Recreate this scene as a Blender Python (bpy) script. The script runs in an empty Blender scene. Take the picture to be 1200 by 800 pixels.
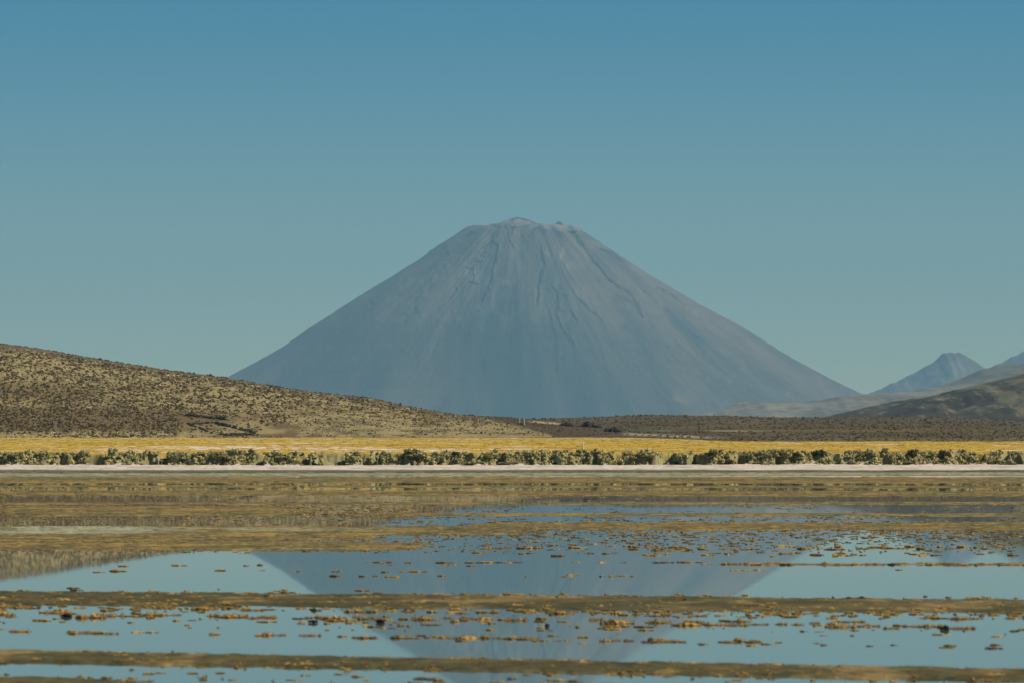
import bpy, bmesh, math, random
import numpy as np
from mathutils import Vector

# ------------------------------------------------------------------ camera, sky, sun
sc = bpy.context.scene
C = sc.collection
F = 5000.0            # focal length in photo pixels (150 mm on 36 mm)
HOR = 537.0           # eye-level row of the photo
EYE = 1.7             # metres above the lagoon
cam_d = bpy.data.cameras.new("camera")
cam_d.lens = 150.0
cam_d.sensor_width = 36.0
cam_d.clip_start = 0.5
cam_d.clip_end = 200000.0
cam_d.dof.use_dof = True
cam_d.dof.focus_distance = 560.0
cam_d.dof.aperture_fstop = 6.3
cam = bpy.data.objects.new("camera", cam_d)
cam.location = (0, 0, EYE)
cam.rotation_euler = (math.radians(90) + math.atan((HOR - 400) / F), 0, 0)
C.objects.link(cam)
sc.camera = cam

SKY_LOW = (1.32, 1.16, 0.72, 1)      # greenish haze-pale near the horizon
SKY_HIGH = (0.03, 0.76, 0.96, 1)    # deep teal blue above
SUN_EL = math.radians(43)
SUN_AZ = math.radians(93)     # clockwise from +Y (the view direction): from the right, a little behind the camera
world = bpy.data.worlds.new("World")
sc.world = world
world.use_nodes = True
wn = world.node_tree
for n in list(wn.nodes):
    wn.nodes.remove(n)
out = wn.nodes.new("ShaderNodeOutputWorld")
bg = wn.nodes.new("ShaderNodeBackground")
sky = wn.nodes.new("ShaderNodeTexSky")
sky.sky_type = 'NISHITA'
sky.sun_disc = False
sky.sun_elevation = SUN_EL
sky.sun_rotation = SUN_AZ
sky.altitude = 4300
sky.air_density = 1.0
sky.dust_density = 0.3
sky.ozone_density = 1.0
tint = wn.nodes.new("ShaderNodeMix")
tint.data_type = 'RGBA'
tint.blend_type = 'MULTIPLY'
tint.inputs[0].default_value = 1.0
geo = wn.nodes.new("ShaderNodeTexCoord")
sepz = wn.nodes.new("ShaderNodeSeparateXYZ")
wn.links.new(geo.outputs["Generated"], sepz.inputs[0])
rmp = wn.nodes.new("ShaderNodeMapRange")
rmp.interpolation_type = 'SMOOTHERSTEP'
rmp.inputs[1].default_value = -0.03; rmp.inputs[2].default_value = 0.16
wn.links.new(sepz.outputs["Z"], rmp.inputs[0])
grad = wn.nodes.new("ShaderNodeMix"); grad.data_type = 'RGBA'
grad.inputs[6].default_value = SKY_LOW
grad.inputs[7].default_value = SKY_HIGH
wn.links.new(rmp.outputs[0], grad.inputs[0])
wn.links.new(grad.outputs[2], tint.inputs[7])
wn.links.new(sky.outputs[0], tint.inputs[6])
wn.links.new(tint.outputs[2], bg.inputs[0])
bg.inputs[1].default_value = 0.07
wn.links.new(bg.outputs[0], out.inputs[0])

sun_d = bpy.data.lights.new("sun", 'SUN')
sun_d.energy = 4.7
sun_d.angle = math.radians(0.5)
sun_d.color = (1.0, 0.91, 0.74)
sun = bpy.data.objects.new("sun", sun_d)
sdir = Vector((math.sin(SUN_AZ) * math.cos(SUN_EL), math.cos(SUN_AZ) * math.cos(SUN_EL), math.sin(SUN_EL)))
sun.rotation_euler = sdir.to_track_quat('Z', 'Y').to_euler()
sun.location = (200, -100, 300)
C.objects.link(sun)

sc.view_settings.view_transform = 'Standard'
sc.view_settings.look = 'None'
sc.view_settings.exposure = 0.0
sc.view_settings.gamma = 1.0
sc.cycles.volume_bounces = 0
sc.cycles.max_bounces = 6

rng = np.random.default_rng(11)
random.seed(11)

# ------------------------------------------------------------------ noise
def _hash(ix, iy, seed):
    n = (ix.astype(np.int64) * 374761393 + iy.astype(np.int64) * 668265263 + seed * 1274126177) & 0x7fffffff
    n = ((n ^ (n >> 13)) * 1274126177) & 0x7fffffff
    n = n ^ (n >> 16)
    return (n & 0xffff) / 65535.0

def vnoise(x, y, seed=0):
    x, y = np.broadcast_arrays(np.asarray(x, float), np.asarray(y, float))
    ix = np.floor(x); iy = np.floor(y)
    fx = x - ix; fy = y - iy
    fx = fx * fx * (3 - 2 * fx); fy = fy * fy * (3 - 2 * fy)
    a = _hash(ix, iy, seed); b = _hash(ix + 1, iy, seed)
    c = _hash(ix, iy + 1, seed); d = _hash(ix + 1, iy + 1, seed)
    return (a + (b - a) * fx) * (1 - fy) + (c + (d - c) * fx) * fy

def fbm(x, y, seed=0, octv=4, gain=0.5):
    """about -1..1"""
    s = 0; a = 1.0; t = 0
    x = np.asarray(x, float); y = np.asarray(y, float)
    for o in range(octv):
        s = s + a * (vnoise(x, y, seed + o * 17) * 2 - 1)
        t += a; a *= gain
        x, y = x * 1.93 + y * 0.55 + 3.1, y * 1.93 - x * 0.55 + 7.7
    return s / t

def sstep(a, b, x):
    t = np.clip((x - a) / (b - a), 0, 1)
    return t * t * (3 - 2 * t)

# ------------------------------------------------------------------ mesh helpers
def mesh_np(name, verts, faces, cols=None, smooth=True):
    me = bpy.data.meshes.new(name)
    verts = np.asarray(verts, np.float32).reshape(-1, 3)
    faces = np.asarray(faces, np.int32)
    k = faces.shape[1]
    me.vertices.add(len(verts)); me.vertices.foreach_set("co", verts.ravel())
    me.loops.add(faces.size); me.loops.foreach_set("vertex_index", faces.ravel())
    me.polygons.add(len(faces))
    me.polygons.foreach_set("loop_start", np.arange(0, faces.size, k, dtype=np.int32))
    me.polygons.foreach_set("use_smooth", np.full(len(faces), smooth))
    if cols is not None:
        cols = np.asarray(cols, np.float32).reshape(-1, 3)
        ca = me.color_attributes.new("Col", 'FLOAT_COLOR', 'POINT')
        ca.data.foreach_set("color", np.hstack([cols, np.ones((len(cols), 1), np.float32)]).ravel())
    me.update(calc_edges=True)
    me.validate()
    return me

def obj(name, me, mat=None, parent=None):
    o = bpy.data.objects.new(name, me)
    if mat and not me.materials:
        me.materials.append(mat)
    C.objects.link(o)
    o.parent = parent
    return o

def tag(o, label=None, cat=None, group=None, kind=None):
    if label: o['label'] = label
    if cat: o['category'] = cat
    if group: o['group'] = group
    if kind: o['kind'] = kind
    return o

def grid_faces(nr, nc, wrap=False):
    i = np.arange(nr - 1)[:, None]; j = np.arange(nc if wrap else nc - 1)[None, :]
    j2 = (j + 1) % nc if wrap else j + 1
    a = i * nc + j; b = i * nc + j2; c = (i + 1) * nc + j2; d = (i + 1) * nc + j
    return np.stack([a, b, c, d], -1).reshape(-1, 4)

def grid_obj(name, X, Y, Z, col, mat, smooth=True):
    nr, nc = X.shape
    me = mesh_np(name, np.stack([X, Y, Z], -1), grid_faces(nr, nc), col, smooth)
    return obj(name, me, mat)

def lerp3(a, b, t):
    a = np.asarray(a, float); b = np.asarray(b, float)
    return a + (b - a) * np.asarray(t)[..., None]

# ------------------------------------------------------------------ materials
def new_mat(name):
    m = bpy.data.materials.new(name)
    m.use_nodes = True
    nt = m.node_tree
    return m, nt, nt.nodes["Principled BSDF"]

def attr_mat(name, rough=0.95, nscale=1.0, namt=0.35, bump=0.0, bscale=2.0, bdist=0.1, spec=0.15):
    """real-world colour from the mesh attribute, broken up by a fine grain"""
    m, nt, b = new_mat(name)
    at = nt.nodes.new("ShaderNodeAttribute"); at.attribute_name = "Col"
    tc = nt.nodes.new("ShaderNodeTexCoord")
    nz = nt.nodes.new("ShaderNodeTexNoise"); nz.inputs["Scale"].default_value = nscale
    nz.inputs["Detail"].default_value = 5
    nt.links.new(tc.outputs["Object"], nz.inputs["Vector"])
    mr = nt.nodes.new("ShaderNodeMapRange")
    mr.inputs[1].default_value = 0.3; mr.inputs[2].default_value = 0.7
    mr.inputs[3].default_value = 1 - namt; mr.inputs[4].default_value = 1 + namt
    nt.links.new(nz.outputs["Fac"], mr.inputs[0])
    mx = nt.nodes.new("ShaderNodeVectorMath"); mx.operation = 'SCALE'
    nt.links.new(at.outputs["Color"], mx.inputs[0]); nt.links.new(mr.outputs[0], mx.inputs["Scale"])
    nt.links.new(mx.outputs[0], b.inputs["Base Color"])
    b.inputs["Roughness"].default_value = rough
    b.inputs["Specular IOR Level"].default_value = spec
    if bump:
        n2 = nt.nodes.new("ShaderNodeTexNoise"); n2.inputs["Scale"].default_value = bscale
        n2.inputs["Detail"].default_value = 6
        nt.links.new(tc.outputs["Object"], n2.inputs["Vector"])
        bp = nt.nodes.new("ShaderNodeBump"); bp.inputs["Strength"].default_value = bump
        bp.inputs["Distance"].default_value = bdist
        nt.links.new(n2.outputs["Fac"], bp.inputs["Height"])
        nt.links.new(bp.outputs[0], b.inputs["Normal"])
    return m

def noise_mat(name, c1, c2, scale=4.0, rough=0.9, spec=0.2, detail=4):
    m, nt, b = new_mat(name)
    tc = nt.nodes.new("ShaderNodeTexCoord")
    nz = nt.nodes.new("ShaderNodeTexNoise"); nz.inputs["Scale"].default_value = scale
    nz.inputs["Detail"].default_value = detail
    nt.links.new(tc.outputs["Object"], nz.inputs["Vector"])
    cr = nt.nodes.new("ShaderNodeValToRGB")
    cr.color_ramp.elements[0].position = 0.36; cr.color_ramp.elements[0].color = (*c1, 1)
    cr.color_ramp.elements[1].position = 0.64; cr.color_ramp.elements[1].color = (*c2, 1)
    nt.links.new(nz.outputs["Fac"], cr.inputs[0])
    nt.links.new(cr.outputs[0], b.inputs["Base Color"])
    b.inputs["Roughness"].default_value = rough
    b.inputs["Specular IOR Level"].default_value = spec
    return m

M_ground = attr_mat("shore_ground", nscale=1.2, namt=0.22, bump=0.5, bscale=1.5, bdist=0.25)
M_hill = attr_mat("dry_hillside", nscale=0.35, namt=0.25, bump=0.4, bscale=0.6, bdist=0.5)
M_plain = attr_mat("brown_plain", nscale=0.12, namt=0.3, bump=0.4, bscale=0.3, bdist=0.6)
M_farhill = attr_mat("far_hill", nscale=0.02, namt=0.3, bump=0.5, bscale=0.03, bdist=6)
M_mount = attr_mat("volcanic_slope", nscale=0.008, namt=0.12, bump=0.4, bscale=0.012, bdist=14)
M_bed = attr_mat("wet_mud", rough=0.85, nscale=9, namt=0.35, bump=0.6, bscale=14, bdist=0.03, spec=0.08)
M_scrub = attr_mat("scrub_foliage", nscale=3, namt=0.3)
M_bush = noise_mat("bank_bush_foliage", (0.09, 0.075, 0.03), (0.52, 0.45, 0.20), scale=3.6)
M_weed = noise_mat("golden_weed", (0.14, 0.075, 0.022), (0.50, 0.30, 0.075), scale=5, rough=0.7, spec=0.3)
M_weedred = noise_mat("reddish_weed", (0.09, 0.05, 0.03), (0.22, 0.12, 0.06), scale=5, rough=0.7, spec=0.3)
M_dark = noise_mat("black_stone", (0.012, 0.010, 0.009), (0.04, 0.033, 0.03), scale=12)
M_lava = noise_mat("dark_lava_rock", (0.012, 0.010, 0.009), (0.05, 0.04, 0.032), scale=0.6)
M_wall = noise_mat("dry_stone_wall", (0.012, 0.009, 0.007), (0.10, 0.075, 0.045), scale=.7)
M_salt = noise_mat("salt_crumb", (0.6, 0.56, 0.48), (0.85, 0.82, 0.74), scale=20)
M_post = noise_mat("weathered_white_paint", (0.55, 0.55, 0.50), (0.8, 0.8, 0.75), scale=5)

# water: dull olive water body under a nearly still surface
M_water, nt, b = new_mat("still_lagoon_water")
b.inputs["Base Color"].default_value = (0.12, 0.155, 0.125, 1)
b.inputs["IOR"].default_value = 1.36
b.inputs["Specular IOR Level"].default_value = 0.5
tc = nt.nodes.new("ShaderNodeTexCoord")
mp = nt.nodes.new("ShaderNodeMapping"); mp.inputs["Scale"].default_value = (0.02, 0.02, 0.02)
nt.links.new(tc.outputs["Object"], mp.inputs[0])
nz = nt.nodes.new("ShaderNodeTexNoise"); nz.inputs["Scale"].default_value = 2.0; nz.inputs["Detail"].default_value = 3
nt.links.new(mp.outputs[0], nz.inputs["Vector"])
mr = nt.nodes.new("ShaderNodeMapRange"); mr.inputs[1].default_value = 0.35; mr.inputs[2].default_value = 0.7
mr.inputs[3].default_value = 0.010; mr.inputs[4].default_value = 0.024
nt.links.new(nz.outputs["Fac"], mr.inputs[0]); nt.links.new(mr.outputs[0], b.inputs["Roughness"])
n2 = nt.nodes.new("ShaderNodeTexNoise"); n2.inputs["Scale"].default_value = 0.9; n2.inputs["Detail"].default_value = 2
nt.links.new(tc.outputs["Object"], n2.inputs["Vector"])
bp = nt.nodes.new("ShaderNodeBump"); bp.inputs["Strength"].default_value = 0.5; bp.inputs["Distance"].default_value = 0.0003
nt.links.new(n2.outputs["Fac"], bp.inputs["Height"]); nt.links.new(bp.outputs[0], b.inputs["Normal"])

# ------------------------------------------------------------------ terrain heights
WATER_Y = 586.0
def pxu(px): return (np.asarray(px, float) - 600) / F
def bank_y(X):
    return 600.8 + 1.6 * fbm(X / 9, X * 0 + 3.3, 5, 3) + 1.0 * fbm(X / 1.7, X * 0 + 1.3, 6, 3)
def field_z(Y): return 2.45 + (Y - 610) * 0.0075

def shore_z(X, Y):
    wl = WATER_Y + 1.2 * fbm(X / 30, X * 0, 9, 3) - X * 0.012
    beach = (Y - wl) * 0.062 + 0.03 * fbm(X / 1.5, Y / 1.5, 12, 3)
    by = bank_y(X)
    # overhangs and hollows eaten into the bank face
    hollow = sstep(0.14, 0.24, fbm(X / 1.7, Y / 6.0, 21, 3)) * sstep(by - 1, by + 0.5, Y) * (1 - sstep(by + 2.5, by + 5, Y))
    face = sstep(by - 0.4, by + 2.0, Y)
    top = np.maximum(field_z(Y), 2.4) + 0.22 * fbm(X / 3.0, Y / 3.0, 31, 4) * (1 - sstep(615, 660, Y)) + 0.10 * fbm(X / 14, Y / 14, 33, 4)
    z = beach * (1 - face) + top * face
    z = z - hollow * 1.7
    z = z + (0.75 * fbm(X / 1.1, Y / 1.1, 41, 4) + 0.45 * (vnoise(X / .45, Y / .45, 43) - .5)) * sstep(by - 1.2, by + .3, Y) * (1 - sstep(by + 2.5, by + 4, Y))
    return z

sky_left = (np.array([-900, -500, -300, 0, 30, 60, 100, 150, 200, 230, 265, 300, 350, 400, 430, 470, 500, 530, 560, 600, 650, 700, 740, 790, 900, 1200]),
            np.array([402, 384, 390, 407, 410.5, 415, 422, 430, 438, 441.5, 446, 452, 460, 465.5, 468, 476.5, 482, 486.5, 489, 490.5, 494, 501, 510, 528, 575, 700]))
def hill_z(X, Y):
    px = 600 + F * X / Y
    zc = EYE + (HOR - np.interp(px, *sky_left)) / F * 2300
    s = np.clip((Y - 1500) / 800, 0, 1)
    z0 = field_z(1500) - 0.3
    z = z0 + (zc - z0) * np.sin(math.pi / 2 * s) ** 1.05
    z = z + (1.1 * fbm(X / 70, Y / 110, 51, 4) * np.sin(math.pi * s)) + 0.22 * fbm(X / 9, Y / 12, 53, 3)
    z = z - np.clip(Y - 2300, 0, None) * 0.06
    return z

sky_plain = (np.array([-1200, 300, 500, 600, 650, 700, 760, 850, 900, 1000, 1100, 1150, 1200, 1500, 2400]),
             np.array([492, 492, 492, 490.5, 489.5, 488, 485.5, 486.5, 488, 488.5, 489, 491, 494, 496, 490]))
def plain_foot(px): return np.interp(px, [740, 860], [1500, 1100])
def plain_z(X, Y):
    px = 600 + F * X / Y
    yb = plain_foot(px)
    zc = EYE + (HOR - np.interp(px, *sky_plain)) / F * 3500
    s = np.clip((Y - yb) / (3500 - yb), -0.05, 1)
    z0 = field_z(yb)
    z = z0 + (zc - z0) * s - 0.4 * sstep(0, -0.02, -np.abs(s)) * 0
    z = z + 0.5 * fbm(X / 50, Y / 120, 61, 4) * sstep(0.02, 0.3, s) - np.clip(Y - 3500, 0, None) * 0.03
    return z

def on_surface(px, py, zf, y0, y1, n=260):
    """points of the height field zf seen at photo pixel (px, py)"""
    px = np.atleast_1d(px).astype(float); py = np.atleast_1d(py).astype(float)
    Y = np.linspace(y0, y1, n)[None, :]
    U = pxu(px)[:, None]
    Z = zf(U * Y, np.broadcast_to(Y, (len(px), n)))
    P = HOR - F * (Z - EYE) / Y
    P = np.minimum.accumulate(P, axis=1)
    ok = (py <= P[:, 0]) & (py >= P[:, -1])
    idx = np.argmax(P <= py[:, None], axis=1)
    idx = np.clip(idx, 1, n - 1)
    r = np.arange(len(px))
    p0 = P[r, idx - 1]; p1 = P[r, idx]
    t = np.clip((p0 - py) / np.maximum(p0 - p1, 1e-6), 0, 1)
    Yr = Y[0, idx - 1] + t * (Y[0, idx] - Y[0, idx - 1])
    Xr = pxu(px) * Yr
    return Xr, Yr, zf(Xr, Yr), ok

# ------------------------------------------------------------------ ground far and wide (one sheet to the horizon)
def disc(name, R, z, mat, n=96, cy=0):
    a = np.linspace(0, 2 * math.pi, n, endpoint=False)
    rs = np.array([0.02, 0.1, 0.3, 1.0]) * R
    V = [(0, cy, z)]
    Fs = []
    for r in rs:
        V += [(r * math.cos(t), cy + r * math.sin(t), z) for t in a]
    me = bpy.data.meshes.new(name)
    for i in range(n):
        Fs.append((0, 1 + i, 1 + (i + 1) % n))
    for k in range(len(rs) - 1):
        for i in range(n):
            j = (i + 1) % n
            Fs.append((1 + k * n + i, 1 + (k + 1) * n + i, 1 + (k + 1) * n + j, 1 + k * n + j))
    me.from_pydata(V, [], Fs); me.update()
    return obj(name, me, mat)
M_base = noise_mat("dry_brown_earth", (0.13, 0.10, 0.06), (0.22, 0.17, 0.10), scale=0.01)
tag(disc("ground", 39000, -3.0, M_base), kind="structure")

# ------------------------------------------------------------------ lagoon bed: mud flats and bars in true depth
def band(px, py, yl, yr, half, xa=-1e4, xb=1e4, fx=60, soft=1.0):
    yc = yl + (yr - yl) * px / 1200
    v = 1 - sstep(half - soft * .5, half + soft, np.abs(py - yc))
    return v * sstep(xa - fx, xa + fx, px) * (1 - sstep(xb - fx, xb + fx, px))
def py_of(Y): return HOR + F * EYE / Y
def cover(px, py):
    c = 0.0
    c = np.maximum(c, 0.95 * band(px, py, 700, 710.0, 7.0, soft=4.5))          # first mud bar
    c = np.maximum(c, 0.95 * band(px, py, 768, 791, 6.0, soft=4.5))            # second mud bar
    c = np.maximum(c, 0.95 * band(px, py, 797, 838, 4.0, -3000, 160, 60, 3))    # third
    c = np.maximum(c, 0.70 * band(px, py, 660.5, 660.5, 0.8, 830, 3000, 90, 1.2))
    c = np.maximum(c, 0.90 * band(px, py, 639, 640, 5.0, -3000, 480, 120, 3))
    c = np.maximum(c, 0.80 * band(px, py, 621, 621, 5.0, -3000, 640, 160, 3))
    c = np.maximum(c, 0.88 * band(px, py, 629, 628, 4.0, -3000, 450, 160, 3))
    c = np.maximum(c, 0.66 * band(px, py, 616, 616, 4.5, 500, 3000, 150, 3))
    c = np.maximum(c, 0.72 * band(px, py, 602, 602.5, 1.6, 380, 3000, 100, 1.5))
    c = np.maximum(c, 0.64 * band(px, py, 598, 600, 6.0, -3000, 400, 120, 2))
    c = np.maximum(c, 0.66 * band(px, py, 589.5, 589.0, 1.6, -3000, 3000, 100, 1.5))
    c = np.maximum(c, 0.62 * band(px, py, 577, 578, 3.2, soft=2))
    c = np.maximum(c, 0.75 * band(px, py, 562, 562, 3.6, soft=2))
    c = np.maximum(c, 1.15 * band(px, py, 555.3, 554.3, 2.6, soft=1))  # bed raised along the far shore to carry the painted beach reflection
    c = np.maximum(c, 0.62 * band(px, py, 569, 570, 1.6, soft=1.5))
    return c
rows = np.concatenate([np.arange(850, 690, -0.5), np.arange(690, 551.9, -0.28)])
Yr = F * EYE / (rows - HOR)
Yr = np.concatenate([Yr, [588, 592]])
ucol = np.linspace(-0.16, 0.16, 1100)
Yg, Ug = np.meshgrid(Yr, ucol, indexing='ij')
Xg = Ug * Yg
PX = 600 + F * Ug; PY = py_of(Yg)
cv = cover(PX, PY)
n_edge = fbm(Xg / (Yg * 0.010), Yg / (Yg ** 1.0 * 0.035 + 0.4), 71, 4)
n_edge2 = fbm(Xg / (Yg * 0.0035), np.log(Yg) * 90, 73, 3)
near = sstep(665, 690, PY)
S = cv - 0.5 + 0.22 * n_edge + 0.14 * n_edge2 + 0.25 * near * fbm(Xg / .3, Yg / 1.1, 705, 3)
Zb = np.clip(0.055 * S, -0.03, 0.016) + np.where(S > 0, 0.012 * (vnoise(Xg / .12, Yg / .2, 75) - .3) * sstep(0, .2, S), 0)
Zb = np.where(Yg > 585.0, np.minimum(Zb, 0.006), Zb)
olive = np.array([0.145, 0.125, 0.055]); orange = np.array([0.31, 0.20, 0.06]); pale = np.array([0.33, 0.33, 0.22]); brn = np.array([0.17, 0.125, 0.06])
w_or = sstep(0.05, 0.55, fbm(Xg / (Yg * 0.012), np.log(Yg) * 60, 77, 4) + 0.25 * (1 - near))
colb = lerp3(olive * (1 - .38 * near[..., None]), orange, w_or * (0.9 - 0.7 * near))
colb = lerp3(colb, brn, 0.6 * sstep(0, .4, fbm(Xg / (Yg * .05), np.log(Yg) * 40, 79, 3)))
colb = lerp3(colb, np.array([0.30, 0.21, 0.085]), near * sstep(.15, .6, fbm(Xg / .55, Yg / 1.3, 701, 4)) * .8)
colb = lerp3(colb, np.array([0.055, 0.05, 0.03]), near * sstep(.25, .6, fbm(Xg / .5, Yg / .9, 703, 4)) * .7)
colb = lerp3(colb, pale, np.clip(band(PX, PY, 621, 623, 4, -3000, 150, 70, 2) + 0.5 * band(PX, PY, 620, 622, 2, -3000, 420, 70, 2), 0, 1) * sstep(-.3, .3, n_edge + .2))
colb = lerp3(colb, np.array([0.30, 0.31, 0.20]), np.clip(band(PX, PY, 556.0, 555.0, 1.6, soft=1.4), 0, 1) * .9)  # pale green: dulled reflection of the salt beach painted onto the bed
colb = lerp3(colb, np.array([0.09, 0.08, 0.05]), np.clip(band(PX, PY, 552.8, 551.8, .6, soft=1), 0, 1))
grain = fbm(Xg / (Yg * .0011), np.log(Yg) * 230, 711, 3) * (1 - near) + .5 * fbm(Xg / (Yg * .004), np.log(Yg) * 120, 713, 3)
colb = colb * (1 + .75 * grain)[..., None]
colb = lerp3(colb, np.array([0.07, 0.055, 0.03]), .8 * (1 - near) * sstep(.30, .55, fbm(Xg / (Yg * .0022), np.log(Yg) * 160, 715, 3)))
colb = lerp3(colb, np.array([0.42, 0.30, 0.09]), .8 * (1 - near) * sstep(.28, .5, fbm(Xg / (Yg * .0028), np.log(Yg) * 170, 717, 3)))
colb = np.clip(colb, 0.01, 0.8)
bed = grid_obj("lake_bed", Xg, Yg, Zb, colb, M_bed)
tag(bed, kind="structure")

# near ground under the water and behind the camera, just below the bed's lowest level
me = bpy.data.meshes.new("lake_floor")
me.from_pydata([(-4000, -600, -0.25), (4000, -600, -0.25), (4000, 600, -0.25), (-4000, 600, -0.25)], [], [(0, 1, 2, 3)])
tag(obj("lake_floor", me, noise_mat("lake_mud", (0.08, 0.07, 0.04), (0.14, 0.12, 0.07), scale=0.5)), kind="structure")
me = bpy.data.meshes.new("lagoon_water")
me.from_pydata([(-3900, -500, 0), (3900, -500, 0), (3900, 596, 0), (-3900, 596, 0)], [], [(0, 1, 2, 3)])
tag(obj("lagoon_water", me, M_water), kind="structure")

# ------------------------------------------------------------------ salt shore, eroded bank, golden field
ys = np.concatenate([np.arange(580, 598, 0.5), np.arange(598, 611, 0.22), np.arange(611, 640, 1.0), np.arange(640, 760, 3), np.arange(760, 1545, 9)])
xs_n = np.concatenate([np.linspace(-0.9, -0.15, 60, endpoint=False), np.linspace(-0.15, 0.15, 1300), np.linspace(0.15, 0.9, 61)[1:]])
Yg, Ug = np.meshgrid(ys, xs_n, indexing='ij')
Xg = Ug * Yg
Zg = shore_z(Xg, Yg)
PX = 600 + F * Ug
by = bank_y(Xg)
PYs = HOR - F * (Zg - EYE) / Yg
salt = np.array([0.70, 0.585, 0.49]); wet = np.array([0.14, 0.13, 0.085]); soil = np.array([0.28, 0.25, 0.115]); ochre = np.array([0.30, 0.20, 0.08])
gold = np.array([0.56, 0.36, 0.050]); gold2 = np.array([0.56, 0.385, 0.085]); gold3 = np.array([0.47, 0.40, 0.17])
col = np.broadcast_to(salt, Zg.shape + (3,)).copy()
col = lerp3(col, salt * 0.82, sstep(-.1, .5, fbm(Xg / 3, Yg / 2, 81, 4)))
col = lerp3(col, wet, 1 - sstep(0.10, 0.24, Zg + 0.09 * fbm(Xg / 5, Yg / 3, 83, 4)))
col = lerp3(col, wet * 1.6, .5 * sstep(.15, .5, fbm(Xg / 2.2, Yg / 1.4, 84, 4)))
bankc = lerp3(soil, ochre, sstep(0.1, 0.5, fbm(Xg / 5, Yg / 5, 85, 3)))
bankc = lerp3(bankc, np.array([0.36, 0.33, 0.19]), sstep(0.1, 0.4, fbm(Xg / 1.2, Yg / 1.2, 86, 3)))
col = lerp3(col, bankc, sstep(by - 1.0, by + 0.2, Yg + 0.8 * fbm(Xg / 1.3, Yg, 87, 3)))
fld = lerp3(gold, gold2, sstep(-.2, .5, fbm(Xg / 14, Yg / 40, 89, 4)))
fld = lerp3(fld, gold3, 0.85 * sstep(1150, 1480, Yg + 60 * fbm(Xg / 20, Yg / 60, 90, 3)))
fld = lerp3(fld, ochre * 0.95, 0.6 * sstep(0.15, 0.6, fbm(Xg / 22, Yg / 25, 91, 3)))
saltamt = 0.55 * sstep(690, 740, Yg) * (1 - sstep(1000, 1250, Yg))
lefts = np.exp(-((PX - 300) / 130) ** 2) * 0.35 + np.exp(-((PX - 460) / 200) ** 2) * 0.12 + 0.10 * np.exp(-((PX - 650) / 200) ** 2) - 0.2 * sstep(780, 950, PX) - .1 * (1 - sstep(20, 120, PX))
sp = sstep(0.20, 0.45, fbm(Xg / 13, Yg / 32, 93, 4) + lefts * np.exp(-((Yg - 700) / 130) ** 2))
fld = lerp3(fld, np.array([0.80, 0.66, 0.52]), sp * np.clip(1 - sstep(780, 1200, Yg) * .6, 0, 1) * sstep(628, 650, Yg))
col = lerp3(col, fld, sstep(by + 3.6, by + 6.2, Yg + 1.2 * fbm(Xg / 1.3, Yg, 88, 2)))
tag(grid_obj("salt_shore_and_field", Xg, Yg, Zg, col, M_ground), kind="structure").name = "lake_shore"

# ------------------------------------------------------------------ left hill
ys = np.concatenate([np.linspace(1490, 2330, 300), np.linspace(2345, 3100, 20)])
us = np.concatenate([np.linspace(-0.75, -0.17, 60, endpoint=False), np.linspace(-0.17, 0.045, 620)])
Yg, Ug = np.meshgrid(ys, us, indexing='ij'); Xg = Ug * Yg
Zg = hill_z(Xg, Yg); PX = 600 + F * Ug; PYs = HOR - F * (Zg - EYE) / Yg
sand = np.array([0.34, 0.26, 0.115]); sand2 = np.array([0.155, 0.105, 0.043]); brownv = np.array([0.165, 0.110, 0.042]); tongue = np.array([0.075, 0.046, 0.022])
def hill_brown(px, py, X, Y):
    b1 = sstep(472, 484, py + 5 * fbm(X / 25, Y / 60, 101, 3)) * (1 - sstep(502, 508, py)) * (1 - sstep(150, 340, px))
    b2 = 0.55 * sstep(440, 455, py) * (1 - sstep(465, 475, py)) * (1 - sstep(60, 250, px))
    b3 = 0.35 * np.exp(-((px - 262) / 42) ** 2) * np.exp(-((py - 488) / 5) ** 2)
    return np.clip(b1 + b2 + b3 + 0.35 * sstep(.1, .6, fbm(X / 30, Y / 80, 103, 3)), 0, 1)
def hill_tongue(px, py, X, Y):
    lim = np.interp(px, [520, 570, 600, 620, 640, 655, 700], [486, 489, 498, 502, 508, 514, 522])
    return sstep(-2, 2, lim - py + 3 * fbm(X / 12, Y / 40, 104, 3)) * sstep(540, 585, px)
col = lerp3(sand, sand2, sstep(-.35, .35, fbm(Xg / 5, Yg / 22, 105, 4) + .4 * fbm(Xg / 40, Yg / 90, 106, 3)))
col = lerp3(col, brownv, hill_brown(PX, PYs, Xg, Yg))
crest = np.interp(PX, *sky_left) + 4.5 - PYs + 2 * fbm(Xg / 9, Yg / 30, 109, 3)
col = lerp3(col, np.array([0.13, 0.088, 0.036]), 0.85 * sstep(-2.5, 2.5, crest))
tong = np.maximum(hill_tongue(PX, PYs, Xg, Yg), sstep(640, 668, PX) * sstep(494, 497, PYs))
col = lerp3(col, tongue, tong * 0.92)
trk = np.exp(-((PYs - np.interp(PX, [610, 655], [492.5, 496])) / 1.1) ** 2) * sstep(615, 628, PX) * (1 - sstep(650, 662, PX))
col = lerp3(col, np.array([0.42, 0.37, 0.2]), np.clip(trk, 0, 1))
tag(grid_obj("left_hillside", Xg, Yg, Zg, col, M_hill), kind="structure").name = "hillside"

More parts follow.
